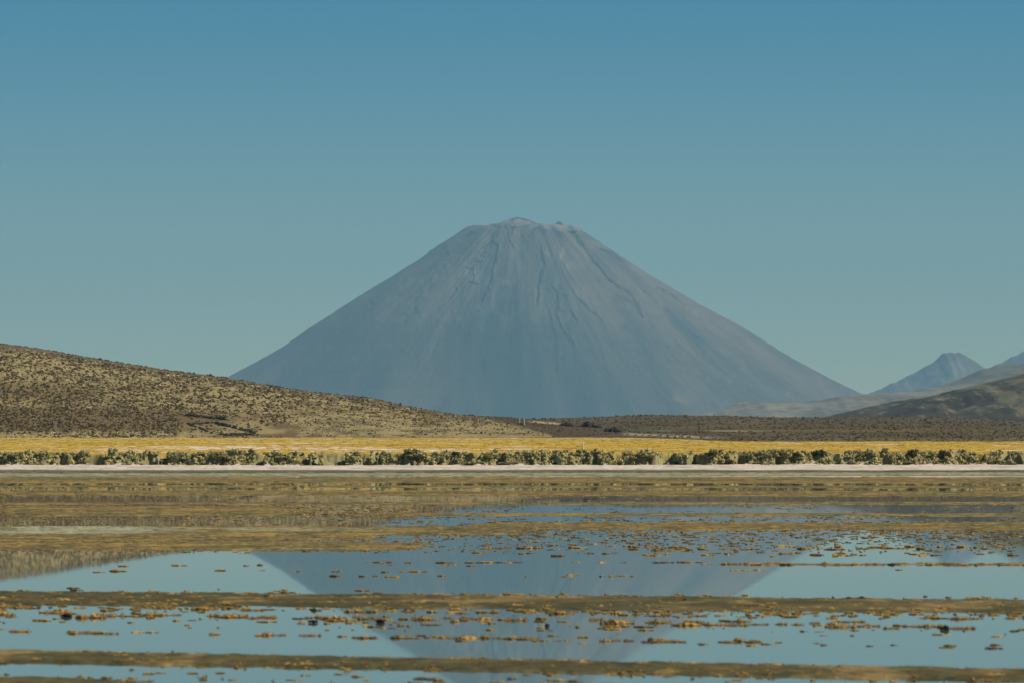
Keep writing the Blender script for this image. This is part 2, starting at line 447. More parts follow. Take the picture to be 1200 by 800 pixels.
# ------------------------------------------------------------------ brown plain to the right
ys = np.concatenate([np.linspace(1085, 3520, 330), np.linspace(3560, 6000, 20)])
us = np.concatenate([np.linspace(-0.7, -0.02, 40, endpoint=False), np.linspace(-0.02, 0.16, 420), np.linspace(0.16, 0.7, 41)[1:]])
Yg, Ug = np.meshgrid(ys, us, indexing='ij'); Xg = Ug * Yg
PX = 600 + F * Ug
Zg = np.where(Yg < plain_foot(PX) - 5, field_z(Yg) - 1.5, plain_z(Xg, Yg))
PYs = HOR - F * (Zg - EYE) / Yg
pc1 = np.array([0.092, 0.062, 0.027]); pc2 = np.array([0.140, 0.106, 0.046]); pc3 = np.array([0.10, 0.058, 0.03])
col = lerp3(pc1, pc2, sstep(-.2, .6, fbm(Xg / 40, Yg / 90, 111, 4)))
col = lerp3(col, pc3, 0.7 * (1 - sstep(489.5, 491.5, PYs + 1.5 * fbm(Xg / 60, Yg / 90, 113, 3))))
col = lerp3(col, np.array([0.105, 0.072, 0.045]), 0.75 * np.exp(-((PYs - np.interp(PX, [700, 900, 1200], [506, 512, 513])) / 4.0) ** 2) * (1 - sstep(900, 1010, PX)))
tr = np.exp(-((PYs - 504.3) / 0.75) ** 2) * sstep(700, 780, PX) * sstep(-.15, .25, fbm(Xg / 22, Yg * 0, 115, 3)) * (1 - sstep(1060, 1150, PX))
col = lerp3(col, np.array([0.45, 0.40, 0.24]), np.clip(tr, 0, 1) * .8)
wash = np.exp(-((PYs - np.interp(PX, [735, 850], [508, 513])) / 1.4) ** 2) * sstep(725, 740, PX) * (1 - sstep(800, 870, PX))
col = lerp3(col, np.array([0.36, 0.32, 0.2]), np.clip(wash, 0, 1))
tag(grid_obj("plain", Xg, Yg, Zg, col, M_plain), kind="structure")

# ------------------------------------------------------------------ far ridges and hills
def ridge(name, D, depth, pts, u0, u1, nu, nv, cfun, mat, seed, rough, zbase=-3.2, back=1.0, namp=0.12, nscale=None):
    px_, py_ = zip(*pts)
    us = np.linspace(u0, u1, nu)
    v = np.concatenate([np.linspace(-1, 0, nv), np.linspace(0, back, nv // 3)[1:]])
    V, U = np.meshgrid(v, us, indexing='ij')
    Y = D + V * depth; X = U * D * (1 + 0.25 * V * depth / D)
    zc = EYE + (HOR - np.interp(600 + F * U, px_, py_)) / F * D
    sh = np.where(V < 0, np.cos(V * math.pi / 2) ** 1.25, np.clip(1 - (V / back) ** 1.5, 0, 1))
    ns = nscale or depth * 0.12
    rid = 1 - np.abs(fbm(X / ns, Y / (ns * 2.2), seed, 5, 0.55)) * 2.2
    H = np.maximum(zc - zbase, 1)
    fade = np.clip(1 - np.exp(-(np.minimum(np.abs(V), 1) * 7)), 0, 1)
    Z = zbase + H * sh + H * namp * (rid - 0.75) * fade * (sh > 0.02) + rough * fbm(U * D / (D * 0.0022), V * 3, seed + 3, 3)
    P = HOR - F * (Z - EYE) / Y
    o = grid_obj(name, X, Y, Z, cfun(X, Y, Z, 600 + F * U, P), mat)
    return tag(o, kind="structure")

def c_dark(X, Y, Z, px, py):
    c = lerp3((0.050, 0.038, 0.024), (0.095, 0.075, 0.045), sstep(-.3, .5, fbm(X / 90, Y / 220, 201, 4)))
    c = lerp3(c, (0.19, 0.16, 0.085), 0.75 * sstep(0.05, 0.5, fbm(X / 22, Y / 160, 203, 5) + 0.3 * np.exp(-((px - 1180) / 60) ** 2) - .25 * np.exp(-((py - 488) / 6) ** 2)))
    return lerp3(c, (0.26, 0.22, 0.12), 0.5 * sstep(.2, .5, fbm(X / 6, Y / 60, 204, 4)))
ridge("dark_hill", 5600, 1300, [(900, 500), (960, 489), (985, 484.5), (1000, 480.5), (1040, 471), (1080, 465), (1100, 461.5), (1150, 449), (1170, 445), (1200, 437), (1260, 424), (1400, 405), (1700, 420), (2400, 480)],
      0.055, 0.40, 800, 140, c_dark, M_farhill, 211, 1.2, namp=0.10, nscale=110)

def c_mid(X, Y, Z, px, py):
    c = lerp3((0.15, 0.125, 0.09), (0.27, 0.23, 0.165), sstep(-.3, .5, fbm(X / 260, Y / 900, 221, 4)))
    return lerp3(c, (0.44, 0.40, 0.28), 0.8 * sstep(0.0, 0.5, fbm(X / 120, Y / 1200, 223, 4) - 0.5 * np.abs((py - 476) / 12)) * (1 - sstep(960, 1010, px)))
ridge("foothills", 15000, 3200, [(780, 494), (830, 484), (865, 471.5), (885, 469), (905, 470), (940, 471), (975, 466), (1000, 463), (1040, 460.5), (1080, 456), (1100, 452), (1120, 445), (1150, 433), (1170, 427.5), (1190, 426.5), (1210, 428), (1300, 424), (1500, 440), (2200, 490)],
      0.035, 0.34, 700, 120, c_mid, M_farhill, 231, 4, namp=0.10, nscale=520)
def c_peak(X, Y, Z, px, py):
    return lerp3((0.11, 0.09, 0.085), (0.21, 0.175, 0.15), sstep(-.4, .5, fbm(X / 220, Z / 160, 241, 4)))
ridge("distant_peak", 33000, 3000, [(940, 500), (985, 476), (1020, 460.5), (1040, 451), (1062, 441), (1081, 431), (1094, 423.5), (1100, 418.5), (1104, 415), (1108, 414.6), (1113, 412.6), (1118, 413.6), (1124, 412.8), (1130, 416), (1137, 419.5), (1144, 424), (1152, 430), (1180, 446), (1230, 470), (1330, 500)],
      0.065, 0.15, 420, 120, c_peak, M_mount, 251, 10, namp=0.10, nscale=900)
ridge("distant_range", 35000, 3400, [(1080, 500), (1150, 440), (1163, 429), (1178, 422), (1190, 416), (1198, 411), (1215, 407), (1260, 385), (1330, 400), (1500, 440), (1900, 490)],
      0.095, 0.26, 420, 120, c_peak, M_mount, 261, 12, namp=0.12, nscale=1100)

# ------------------------------------------------------------------ the volcano
VD = 28000.0
lv = np.array([(265.5, 548, 675), (268.5, 543, 681), (275, 534, 689.5), (281, 524.5, 699), (288, 513, 709), (305, 490, 734), (327, 455, 769), (340, 433, 791), (358, 405, 821),
               (385, 363, 872), (408, 330, 908), (423, 303, 933), (443, 266, 970), (462, 225, 1009), (475, 188, 1045), (490, 140, 1095), (512, 50, 1190), (538, -150, 1400)], float)
AX = 612.0
t0 = np.linspace(0, 1, len(lv))
tt = np.linspace(0, 1, 420)
dens = np.interp(tt, [0, 0.8, 1], [0, 0.86, 1])
pyv = np.interp(dens, t0, lv[:, 0]); Lp = np.interp(dens, t0, lv[:, 1]); Rp = np.interp(dens, t0, lv[:, 2])
K = VD / F
ph = np.concatenate([np.linspace(-math.pi, 0, 1150, endpoint=False), np.linspace(0, math.pi, 220, endpoint=False)])
T, PH = np.meshgrid(tt, ph, indexing='ij')
rL = ((AX - Lp) * K)[:, None]; rR = ((Rp - AX) * K)[:, None]
Zl = (EYE + (HOR - pyv) * K)[:, None] + 0 * PH
cs = np.cos(PH)
R = rR * (1 + cs) / 2 + rL * (1 - cs) / 2
R = R - 0
Xv = (AX - 600) * K + R * cs
front = np.sin(PH)
drop = (HOR - pyv)[:, None] * K
pxx = 600 + Xv / K; pyy = (0 * PH + pyv[:, None])

def seg_dist(px, py, pts):
    d = np.full(px.shape, 1e9); side = np.zeros(px.shape)
    for (x0, y0), (x1, y1) in zip(pts[:-1], pts[1:]):
        dx, dy = x1 - x0, y1 - y0
        L2 = dx * dx + dy * dy
        t = np.clip(((px - x0) * dx + (py - y0) * dy) / L2, 0, 1)
        ex = px - (x0 + t * dx); ey = py - (y0 + t * dy)
        dd = np.hypot(ex, ey)
        m = dd < d
        d = np.where(m, dd, d); side = np.where(m, np.sign(ex), side)
    return d, side
wx = pxx + 1.1 * fbm(pxx / 14, pyy / 14, 301, 3) + 1.1 * fbm(pxx / 3, pyy / 4, 302, 3); wy = pyy + 2.0 * fbm(pxx / 12, pyy / 12, 303, 3)
rock = np.zeros(T.shape); inset = np.zeros(T.shape)  # rock mask, which also carries painted shade under the crater lip
feats = [([(666, 266), (690, 288), (700, 292)], .9, .35), ([(598, 330), (606, 380)], .9, .15), ([(648, 362), (655, 374), (664, 372), (672, 384)], 1.2, .6),
         ([(642, 380), (647, 402), (649, 440)], 1.6, .5), ([(568, 300), (552, 312), (540, 322)], 1.1, .4), ([(536, 345), (528, 358)], 1.6, .5), ([(480, 378), (498, 372)], 2.2, .5),
         ([(745, 342), (757, 351)], 1.0, .5), ([(718, 352), (728, 358), (737, 366)], 1.0, .6), ([(610, 278), (618, 290)], .8, .35), ([(394, 362), (385, 378)], 2.0, .4),
         ([(577, 288.5), (582, 291.5), (580, 305), (577, 320), (576, 332), (572, 344), (566, 362)], 1.5, 1.0),
         ([(577, 288.5), (565, 294), (545, 308)], 1.3, .7),
         ([(593.5, 272), (597, 288), (602, 296)], 1.0, .7),
         ([(632.5, 297), (636, 317), (629.5, 341), (629, 362)], 1.8, 1.0),
         ([(644.5, 344), (650.5, 353), (651, 365), (648, 376), (658, 400), (667, 410)], 1.5, .9),
         ([(651, 352), (660, 354)], 1.4, .8),
         ([(667, 268), (677.5, 288.5), (686.5, 300.5), (698.5, 318.5), (713, 337), (733, 350), (747, 380)], 1.4, .9),
         ([(667, 350), (683, 367), (700, 384)], 1.6, .7),
         ([(557, 311), (564, 313)], 1.8, .9), ([(548, 320), (555, 322), (556, 330)], 1.2, .8), ([(552, 337), (560, 340)], 1.2, .9),
         ([(500, 324), (512, 312), (523, 304)], 4.0, .5), ([(480, 375), (492, 372)], 3.0, .45), ([(490, 356), (497, 350)], 2.0, .4),
         ([(704, 294), (720, 300), (730, 310)], 1.5, .8), ([(768, 341), (782, 347), (797, 359)], 2.4, .6),
         ([(720, 355), (728, 360)], 2.2, .45), ([(624, 272), (631, 270), (636, 277)], 2.0, .8),
         ([(581, 269.5), (600, 270), (617, 268)], 2.2, .8), ([(400, 364), (408, 362)], 2, .5), ([(436, 363), (441, 362)], 2, .4),  # first stroke: shade of the crater lip, painted in the rock colour
         ([(641, 378), (645, 430), (660, 456)], 3.0, .35), ([(615, 285), (626, 273)], 1.0, .35), ([(487, 305), (500, 297)], 2.2, .5)]
fr = (front <= 0.02)
for pts, w, a in feats:
    d, sd = seg_dist(wx, wy, pts)
    w = w * (.62 + .55 * fbm(pxx / 5, pyy / 6, 391, 3))
    k = np.exp(-(d / w) ** 2) * a * fr
    rock = np.maximum(rock, k)
    inset += 7 * a * np.exp(-(d / (w * 1.5)) ** 2) * fr - 7 * a * np.exp(-((d - w * 3.0) / (w * 1.8)) ** 2) * (sd > 0) * fr
amp = sstep(0.0, 0.15, T) * (1 - 0.75 * sstep(0.55, 1, T))
rad1 = fbm(PH * 5.5 + 0.4 * fbm(PH * 3, T * 4, 311, 2), T * 1.4, 313, 3)
rad2 = fbm(PH * 21 + 0.5 * fbm(PH * 6, T * 6, 315, 2), T * 3.5, 317, 4)
rad3 = fbm(PH * 70, T * 9, 319, 3)
disp = amp * (0.10 + 0.90 * np.abs(np.sin(PH)) ** .9) * (26 * rad1 - 9 * np.abs(rad2) * 1.6 * sstep(-.3, .5, fbm(PH * 4, T * 3, 371, 2)) + 2.0 * rad3) - inset + sstep(0.02, .1, T) * 3.5 * fbm(pxx / 5, pyy / 7, 321, 4)
R2 = R + disp * 0.65
Zv = Zl + disp * 0.45 + (1 - sstep(0, .06, T)) * 8 * fbm(PH * 9, T * 20, 323, 3)
Xv = (AX - 600) * K + R2 * cs
Yv = VD + R2 * np.sin(PH)
# keep the true depth: nearer slopes would loom larger, so scale their height to the drawn profile is NOT done
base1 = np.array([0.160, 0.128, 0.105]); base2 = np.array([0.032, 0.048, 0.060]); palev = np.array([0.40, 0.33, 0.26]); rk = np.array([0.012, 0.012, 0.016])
slope_a = (pxx - 598) / (pyy - 175 + 0 * pxx)          # lines of fall fanning out from the summit
fan = fbm(slope_a * 11 + .25 * fbm(pxx / 45, pyy / 45, 381, 3), pyy / 95, 383, 4)
fan2 = fbm(slope_a * 46 + .5 * fbm(pxx / 30, pyy / 30, 385, 3), pyy / 60, 387, 4)
patch = fbm(pxx / 55, pyy / 70, 389, 3)
streak_fan = 1.15 * fan + .50 * fan2 + .45 * patch
streak = fbm(PH * 9 + .5 * fbm(PH * 4, T * 5, 330, 3), T * 2.2, 331, 4) * .8 + fbm(PH * 30 + .3 * fbm(PH * 20, T * 20, 334, 2), T * 3.5, 333, 4) * .42 * (.4 + sstep(-.2, .4, fbm(PH * 5, T * 3, 336, 2)))
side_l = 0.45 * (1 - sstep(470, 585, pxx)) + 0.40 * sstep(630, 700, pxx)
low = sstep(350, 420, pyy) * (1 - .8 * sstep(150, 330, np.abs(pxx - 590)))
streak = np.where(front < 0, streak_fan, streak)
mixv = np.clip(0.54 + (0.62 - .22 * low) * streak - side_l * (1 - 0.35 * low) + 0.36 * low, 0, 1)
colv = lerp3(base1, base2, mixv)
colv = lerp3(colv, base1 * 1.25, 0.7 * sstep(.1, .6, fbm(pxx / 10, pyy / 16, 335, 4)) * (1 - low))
colv = lerp3(colv, palev, 0.5 * (1 - sstep(264, 276, pyy + 5 * fbm(pxx / 8, pyy / 5, 337, 3))) * sstep(530, 570, pxx))
colv = lerp3(colv, palev, 0.6 * np.exp(-((pxx - 660) / 10) ** 2 - ((pyy - 308) / 16) ** 2) * sstep(-.1, .5, fbm(pxx / 4, pyy / 9, 339, 3)))
colv = lerp3(colv, palev, 0.55 * np.exp(-((pxx - 556) / 10) ** 2 - ((pyy - 326) / 14) ** 2) * sstep(-.1, .5, fbm(pxx / 4, pyy / 9, 340, 3)))
colv = lerp3(colv, palev * .7, 0.4 * np.exp(-((pxx - 775 + (pyy - 478)) / 15) ** 2 - ((pyy - 474) / 9) ** 2) * sstep(-.3, .4, fbm(pxx / 7, pyy / 5, 344, 4)))
colv = lerp3(colv, rk, np.clip(rock * 1.3 * sstep(-.5, .25, fbm(pxx / 3, pyy / 3, 341, 3)), 0, 1))
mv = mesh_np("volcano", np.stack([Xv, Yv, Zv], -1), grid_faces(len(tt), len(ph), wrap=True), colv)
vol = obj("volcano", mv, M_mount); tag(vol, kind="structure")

# summit: dome, crater lip and the small dark crag
sk = (np.array([553, 560, 573, 580, 590, 597, 607, 618, 626, 633, 640, 647, 651, 655, 659, 663, 669, 676]),
      np.array([268, 268, 265.8, 262.5, 258.5, 255.8, 253.5, 256, 259.5, 262.8, 263.5, 264, 262, 259.8, 262, 264.2, 263.8, 266]))
xx = np.linspace(551, 675, 360); yy = np.linspace(-330, 330, 110)
YY, XX = np.meshgrid(yy, xx, indexing='ij')
sz = (HOR - np.interp(XX, *sk)) * K
back_c = 40
rimz = (HOR - 268.5) * K
fall = np.exp(-((YY - back_c) / np.where(YY < back_c, 150, 200)) ** 2)
er = np.clip(1 - ((XX - 613) / 62) ** 2 - (YY / 340) ** 2, 0, 1)
ZZ = rimz - 30 * (1 - sstep(0, .10, er)) + (sz - rimz) * fall + 3 * fbm(XX / 3, YY / 25, 351, 3) * (1 - np.exp(-((YY - back_c) / 40) ** 2))
ZZ += 6 * np.exp(-((XX - 655.5) / 5.5) ** 2) * fall * (1 + 1.6 * fbm(XX / 1.6, YY / 20, 355, 2))
crag = np.exp(-((XX - 655) / 7) ** 4)
dome_shadow = np.exp(-((XX - 600) / 24) ** 4) * np.exp(-((YY + 130) / 60) ** 2)
ZZ -= 22 * dome_shadow
cc = lerp3(base1 * 1.1, palev * .85, sstep(-.3, .3, fbm(XX / 5, YY / 40, 353, 3)) * (1 - sstep(630, 645, XX)))
cc = lerp3(cc, rk, crag * .85)
cc = lerp3(cc, rk * 2, 0.85 * sstep(595, 600, XX) * (1 - sstep(632, 640, XX)) * np.exp(-((YY - back_c + 42 + 10 * fbm(XX / 4, XX * 0, 357, 2)) / 30) ** 2))  # dark crescent coloured into the dome just below its skyline
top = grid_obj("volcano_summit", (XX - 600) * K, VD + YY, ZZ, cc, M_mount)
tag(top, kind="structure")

# ------------------------------------------------------------------ small shapes used over and over
def lump(seed, sub=1, sx=1, sy=1, sz=1, amp=0.3, flat=True):
    bm = bmesh.new()
    bmesh.ops.create_icosphere(bm, subdivisions=sub, radius=1)
    r = random.Random(seed)
    for v in bm.verts:
        k = 1 + amp * (r.random() * 2 - 1)
        v.co = Vector((v.co.x * sx * k, v.co.y * sy * k, max(v.co.z, -0.35) * sz * k))
    V = np.array([v.co[:] for v in bm.verts]); Fc = np.array([[v.index for v in f.verts] for f in bm.faces])
    bm.free()
    return V, Fc

def join(parts):
    V = []; Fa = []; o = 0
    for v, f in parts:
        V.append(v); Fa.append(f + o); o += len(v)
    return np.vstack(V), np.vstack(Fa)

def scatter(name, protos, P, S3, cols, mat, rot=None, smooth=False):
    """one joined mesh of many small shapes at points P (n,3) with scales S3 (n,3) and colours"""
    n = len(P)
    which = rng.integers(0, len(protos), n)
    rot = rng.random(n) * 6.283 if rot is None else rot
    Vs, Fs, Cs = [], [], []; o = 0
    for k, (v, f) in enumerate(protos):
        m = np.where(which == k)[0]
        if not len(m): continue
        c, s = np.cos(rot[m]), np.sin(rot[m])
        x = v[None, :, 0] * c[:, None] - v[None, :, 1] * s[:, None]
        y = v[None, :, 0] * s[:, None] + v[None, :, 1] * c[:, None]
        W = np.stack([x, y, np.broadcast_to(v[None, :, 2], x.shape)], -1) * S3[m][:, None, :] + P[m][:, None, :]
        Vs.append(W.reshape(-1, 3))
        Fs.append((f[None] + (np.arange(len(m)) * len(v))[:, None, None]).reshape(-1, 3) + o)
        Cs.append(np.repeat(cols[m], len(v), axis=0))
        o += len(m) * len(v)
    me = mesh_np(name, np.vstack(Vs), np.vstack(Fs), np.vstack(Cs), smooth)
    return obj(name, me, mat)

lumps1 = [lump(i, 1, 1, 1, 1, 0.35) for i in range(6)]
def two_lobe(i):
    a = lump(50 + i, 1, .8, .8, 1, .35); b_ = lump(90 + i, 1, .65, .65, .75, .35)
    return join([(a[0] - [0.35, 0, 0], a[1]), (b_[0] + [0.55, 0.1, 0], b_[1])])
lumps2 = [two_lobe(i) for i in range(6)]

# ------------------------------------------------------------------ scrub on the hill and the plain
NH = 34000
px = rng.uniform(-160, 745, NH); py = rng.uniform(400, 513, NH)
X, Y, Z, ok = on_surface(px, py, hill_z, 1500, 2310)
edge = np.interp(px, *sky_left)
ok &= py > edge - 1
X, Y, Z, px, py = X[ok], Y[ok], Z[ok], px[ok], py[ok]
tg = np.maximum(hill_tongue(px, py, X, Y), sstep(640, 668, px) * sstep(494, 497, py)); bw = hill_brown(px, py, X, Y)
clr = (np.abs(py - 505) < 6) * (np.abs(px - 330) < 22) + (py > 507) * (px > 300) * (rng.random(len(px)) < .6)
keep = clr < 0.5
keep &= ~((px > 214) & (px < 312) & (py > 484.5) & (py < 512) & (rng.random(len(px)) < .72))
keep &= ~((tg > .5) & (rng.random(len(px)) < .35))
# crest line
NC = 3200
cpx = rng.uniform(-160, 600, NC); cY = 2300 + rng.uniform(-130, 12, NC); cX = pxu(cpx) * cY; cZ = hill_z(cX, cY)
X = np.concatenate([X[keep], cX]); Y = np.concatenate([Y[keep], cY]); Z = np.concatenate([Z[keep], cZ])
px = np.concatenate([px[keep], cpx]); tg = np.concatenate([tg[keep], np.zeros(NC)]); bw = np.concatenate([bw[keep], np.full(NC, .9)])
pyh = HOR - F * (Z - EYE) / Y
n = len(X)
dark = rng.random(n) < np.clip(0.55 + 0.45 * fbm(px / 22, pyh / 6, 107, 3) + 0.2 * bw - 0.22 * (pyh > 498) * (px > 330), 0, 1)
w = np.where(dark, rng.uniform(0.25, 0.78, n), rng.uniform(0.28, 0.7, n)) * (Y / 1900) * np.where(rng.random(n) < 0.03, 1.5, 1)
w = w * np.where((px > 330) & (pyh > 480), .75, 1)
h = w * rng.uniform(0.75, 1.15, n) * np.where(dark, 1.0, .6)
v = rng.random(n)[:, None]
cd = (1 - v) * np.array([0.040, 0.026, 0.012]) + v * np.array([0.13, 0.09, 0.035])
cp = (1 - v) * np.array([0.33, 0.27, 0.11]) + v * np.array([0.62, 0.54, 0.28])
cb = (1 - v) * np.array([0.20, 0.15, 0.075]) + v * np.array([0.33, 0.26, 0.13])
colh = np.where(dark[:, None], cd, np.where((bw + tg > .45)[:, None], cb, cp))
colh = np.where(((tg > .5) & ~dark)[:, None], cb * .7, colh)
# plain scrub
NP = 4200
ppx = rng.uniform(590, 1330, NP); ppy = rng.uniform(485, 518, NP)
Xp, Yp, Zp, okp = on_surface(ppx, ppy, plain_z, 1100, 3510)
okp &= Yp > plain_foot(ppx) + 5
okp &= ~((Yp > 1490) & (Zp < hill_z(Xp, Yp)))
okp &= ~((np.abs(ppy - 504.3) < 1.0) & (ppx < 1120))
Xp, Yp, Zp, ppx = Xp[okp], Yp[okp], Zp[okp], ppx[okp]
m = len(Xp)
dk = rng.random(m) < .55
wp = rng.uniform(0.35, 0.75, m) * (Yp / 2000); hp = wp * rng.uniform(.7, 1.1, m)
v = rng.random(m)[:, None]
colp = np.where(dk[:, None], np.array([0.055, 0.038, 0.02]) * (1 + v), np.array([0.14, 0.11, 0.045]) * (0.7 + .8 * v))
PA = np.vstack([np.stack([X, Y, Z], -1), np.stack([Xp, Yp, Zp], -1)])
WA = np.concatenate([w, wp]); HA = np.concatenate([h, hp]); CA = np.vstack([colh, colp]); DA = np.concatenate([dark, np.zeros(m, bool)])
pxA = 600 + F * PA[:, 0] / PA[:, 1]
size = WA / PA[:, 1] * DA * (pxA > 0) * (pxA < 1200) * (PA[:, 1] < 2270)
big = np.argsort(-size)[:300]
rest = np.ones(len(PA), bool); rest[big] = False
s = scatter("scrub", lumps2, PA[rest], np.stack([WA, WA, HA], -1)[rest], CA[rest], M_scrub)
tag(s, kind="stuff")
M_shrub = noise_mat("dark_scrub_foliage", (0.04, 0.026, 0.014), (0.12, 0.088, 0.04), scale=1.5)
hs_me = []
for k in range(6):
    hs_me.append(mesh_np("hill_shrub", *lumps2[k], smooth=False)); hs_me[-1].materials.append(M_shrub)
for i in big:
    o = bpy.data.objects.new("hill_shrub", random.choice(hs_me)); C.objects.link(o)
    o.location = PA[i]; o.scale = (WA[i], WA[i], HA[i]); o.rotation_euler.z = random.random() * 6.28
    pxi = pxA[i]; pyi = HOR - F * (PA[i, 2] - EYE) / PA[i, 1]
    hrow = "near the skyline" if pyi - np.interp(pxi, *sky_left) < 9 else ("halfway up" if pyi < 478 else "near its foot")
    hcol = ["by the left edge", "in the left part", "left of the corral", "above the corral", "right of the corral", "on its long tail", "on its low end"][int(np.digitize(pxi, [70, 140, 215, 310, 420, 540]))]
    tag(o, "dark scrub bush on the left hill, " + hrow + ", " + hcol, "shrub", "dark scrub " + hrow + " of the left hill " + hcol)

# ------------------------------------------------------------------ golden grass on the field
n = 9000
gx = rng.uniform(-120, 1320, n); gy = rng.uniform(511.5, 531, n)
X, Y, Z, ok = on_surface(gx, gy, shore_z, 611, 1520, 220)
ok &= Y < np.where(gx > 740, plain_foot(gx), 1500) + 4
X, Y, Z = X[ok], Y[ok], Z[ok]; n = len(X)
v = rng.random(n)[:, None]
cg = (1 - v) * np.array([0.55, 0.33, 0.035]) + v * np.array([0.60, 0.41, 0.08])
gw = rng.uniform(0.25, 0.7, n) * (Y / 800)
g = scatter("dry_grass", lumps1, np.stack([X, Y, Z], -1), np.stack([gw * 1.6, gw, gw * .12], -1), cg, M_scrub)
tag(g, "short golden dry grass covering the flat field behind the lake bank", "grass", kind="stuff")

# ------------------------------------------------------------------ grey-green shrubs on the bank
def shrub_mesh(seed):
    r = random.Random(seed)
    parts = []
    nl = r.randint(3, 5)
    for k in range(nl):
        a = r.random() * 6.28; d = r.uniform(0.1, 0.6)
        rad = r.uniform(0.30, 0.6)
        v, f = lump(seed * 31 + k, 3, rad, rad, rad * r.uniform(.8, 1.15), 0.17)
        v = v * (1 + .55 * fbm(v[:, :1] / .22 + k, v[:, 1:2] / .22 + v[:, 2:] / .2, seed, 3))
        parts.append((v + [d * math.cos(a), d * math.sin(a), rad * 0.5 + r.uniform(0, .18)], f))
    # leaf sprays standing out of the lobes
    V = []; Fc = []
    for k in range(320):
        pv, pf = parts[r.randrange(nl)]
        c = pv[r.randrange(len(pv))]
        if c[2] < 0.05: continue
        d = Vector((c[0], c[1], max(c[2] - .2, .05))).normalized()
        s_ = r.uniform(0.08, 0.24)
        t = Vector((r.random() - .5, r.random() - .5, r.random() - .5)).normalized()
        p = Vector(c); b0 = len(V)
        V += [tuple(p - t * s_ * .35), tuple(p + t * s_ * .35), tuple(p + d * s_ + Vector((0, 0, s_ * .6)))]
        Fc.append((b0, b0 + 1, b0 + 2))
    parts.append((np.array(V), np.array(Fc)))
    v, f = join(parts)
    me = mesh_np("bank_shrub", v, f, smooth=False); me.materials.append(M_bush)
    return me
shrubs = [shrub_mesh(i + 3) for i in range(10)]
M_bushshade = noise_mat("shade_dark_foliage", (0.018, 0.016, 0.009), (0.11, 0.10, 0.045), scale=3.0)  # dark shrub colour that also stands in for the bank's black shaded hollows
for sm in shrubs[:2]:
    sm.materials[0] = M_bushshade
def put_shrub(px, dy, wpx, hpx, label, group=None):
    u = (px - 600) / F
    Yb = float(bank_y(np.array([u * 604.0]))[0]) + dy - (0.6 if hpx > 12 else 0)
    X = u * Yb
    z = float(shore_z(np.array([X]), np.array([Yb]))[0])
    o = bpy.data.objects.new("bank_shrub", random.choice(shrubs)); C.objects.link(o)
    k = Yb / F
    o.location = (X, Yb, z - 0.2); o.scale = (wpx * k / 2.1, wpx * k / 2.3, hpx * k / 1.95)
    o.rotation_euler.z = random.random() * 6.28
    return tag(o, label, "shrub", group)
named = [(22, 1.9, 24, 17, "wide grey-green shrub at the far left end of the bank"),
         (52, 2.0, 20, 19, "tall dark-topped shrub on the bank, second clump from the left edge"),
         (98, 1.6, 18, 14, "rounded shrub over two black hollows in the bank left of the pale salt patch"),
         (211, 1.6, 26, 21, "big rounded shrub on the bank below the ruined corral's left corner"),
         (256, 1.6, 26, 17, "broad grey-green shrub on the bank below the middle of the ruined corral"),
         (307, 1.2, 24, 16, "grey-green shrub on the bank in front of the widest pale salt patch"),
         (352, 1.4, 26, 21, "round shrub with a deep black hollow on its left"),
         (390, 1.4, 22, 16, "dark hollowed shrub on the bank, first big one right of the salt patch"),
         (486, 1.2, 26, 15, "tallest shrub on the bank below the volcano's left flank"),
         (575, 1.6, 26, 16, "wide low shrub on the bank almost under the volcano's summit"),
         (697, 1.4, 24, 16, "grey-green shrub on the bank just right of the white marker post"),
         (757, 1.6, 30, 21, "largest domed shrub on the bank, with black hollow at its left side"),
         (790, 2.0, 20, 20, "upright shrub on the bank directly right of the largest domed shrub"),
         (836, 1.9, 16, 16, "dark pointed shrub on the bank below the volcano's right flank"),
         (877, 1.9, 18, 16, "pointed grey-green shrub on the bank halfway down the volcano's right flank"),
         (905, 1.7, 22, 19, "left one of two big dark shrubs below the volcano's right foot"),
         (923, 1.9, 22, 21, "right one of two big dark shrubs below the volcano's right foot"),
         (957, 1.9, 22, 17, "leafy shrub on the bank right of the pair of large dark clustered shrubs"),
         (1066, 2.0, 18, 20, "tall dark shrub standing up on the bank below the dark hill's left slope"),
         (1104, 1.9, 24, 20, "tall shrub with a black hollow on the bank below the dark hill"),
         (1163, 1.7, 26, 20, "big black-shadowed shrub on the bank near the right edge"),
         (1182, -1.2, 22, 15, "pale straggly shrub reaching down over the white salt beach")]
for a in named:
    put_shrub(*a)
marks = [(-60, 60, "at the left end"), (60, 150, "below the brown foot of the left hill"), (150, 230, "left of the ruined corral"), (230, 310, "below the ruined corral"),
         (310, 400, "just right of the widest salt patch"), (400, 480, "below the hill's pale slope"), (480, 560, "below the volcano's left foot"), (560, 640, "below the volcano's summit"),
         (640, 740, "around the white marker post"), (740, 830, "around the largest domed shrub"), (830, 900, "below the volcano's lower right flank"), (900, 980, "below the volcano's right foot"),
         (980, 1060, "below the foothills"), (1060, 1140, "below the distant peak"), (1140, 1260, "at the right end")]
zones = [(a, b, "low grey-green shrub on the lake bank " + w, "low bank shrubs " + w) for a, b, w in marks]
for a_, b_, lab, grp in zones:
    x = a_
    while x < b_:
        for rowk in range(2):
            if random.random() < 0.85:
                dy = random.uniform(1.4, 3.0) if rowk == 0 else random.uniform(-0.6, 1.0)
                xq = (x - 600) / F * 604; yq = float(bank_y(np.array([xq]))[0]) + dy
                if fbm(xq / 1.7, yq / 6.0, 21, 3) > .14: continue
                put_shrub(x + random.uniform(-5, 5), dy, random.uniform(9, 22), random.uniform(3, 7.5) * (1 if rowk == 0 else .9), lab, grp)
        x += random.uniform(7, 13)

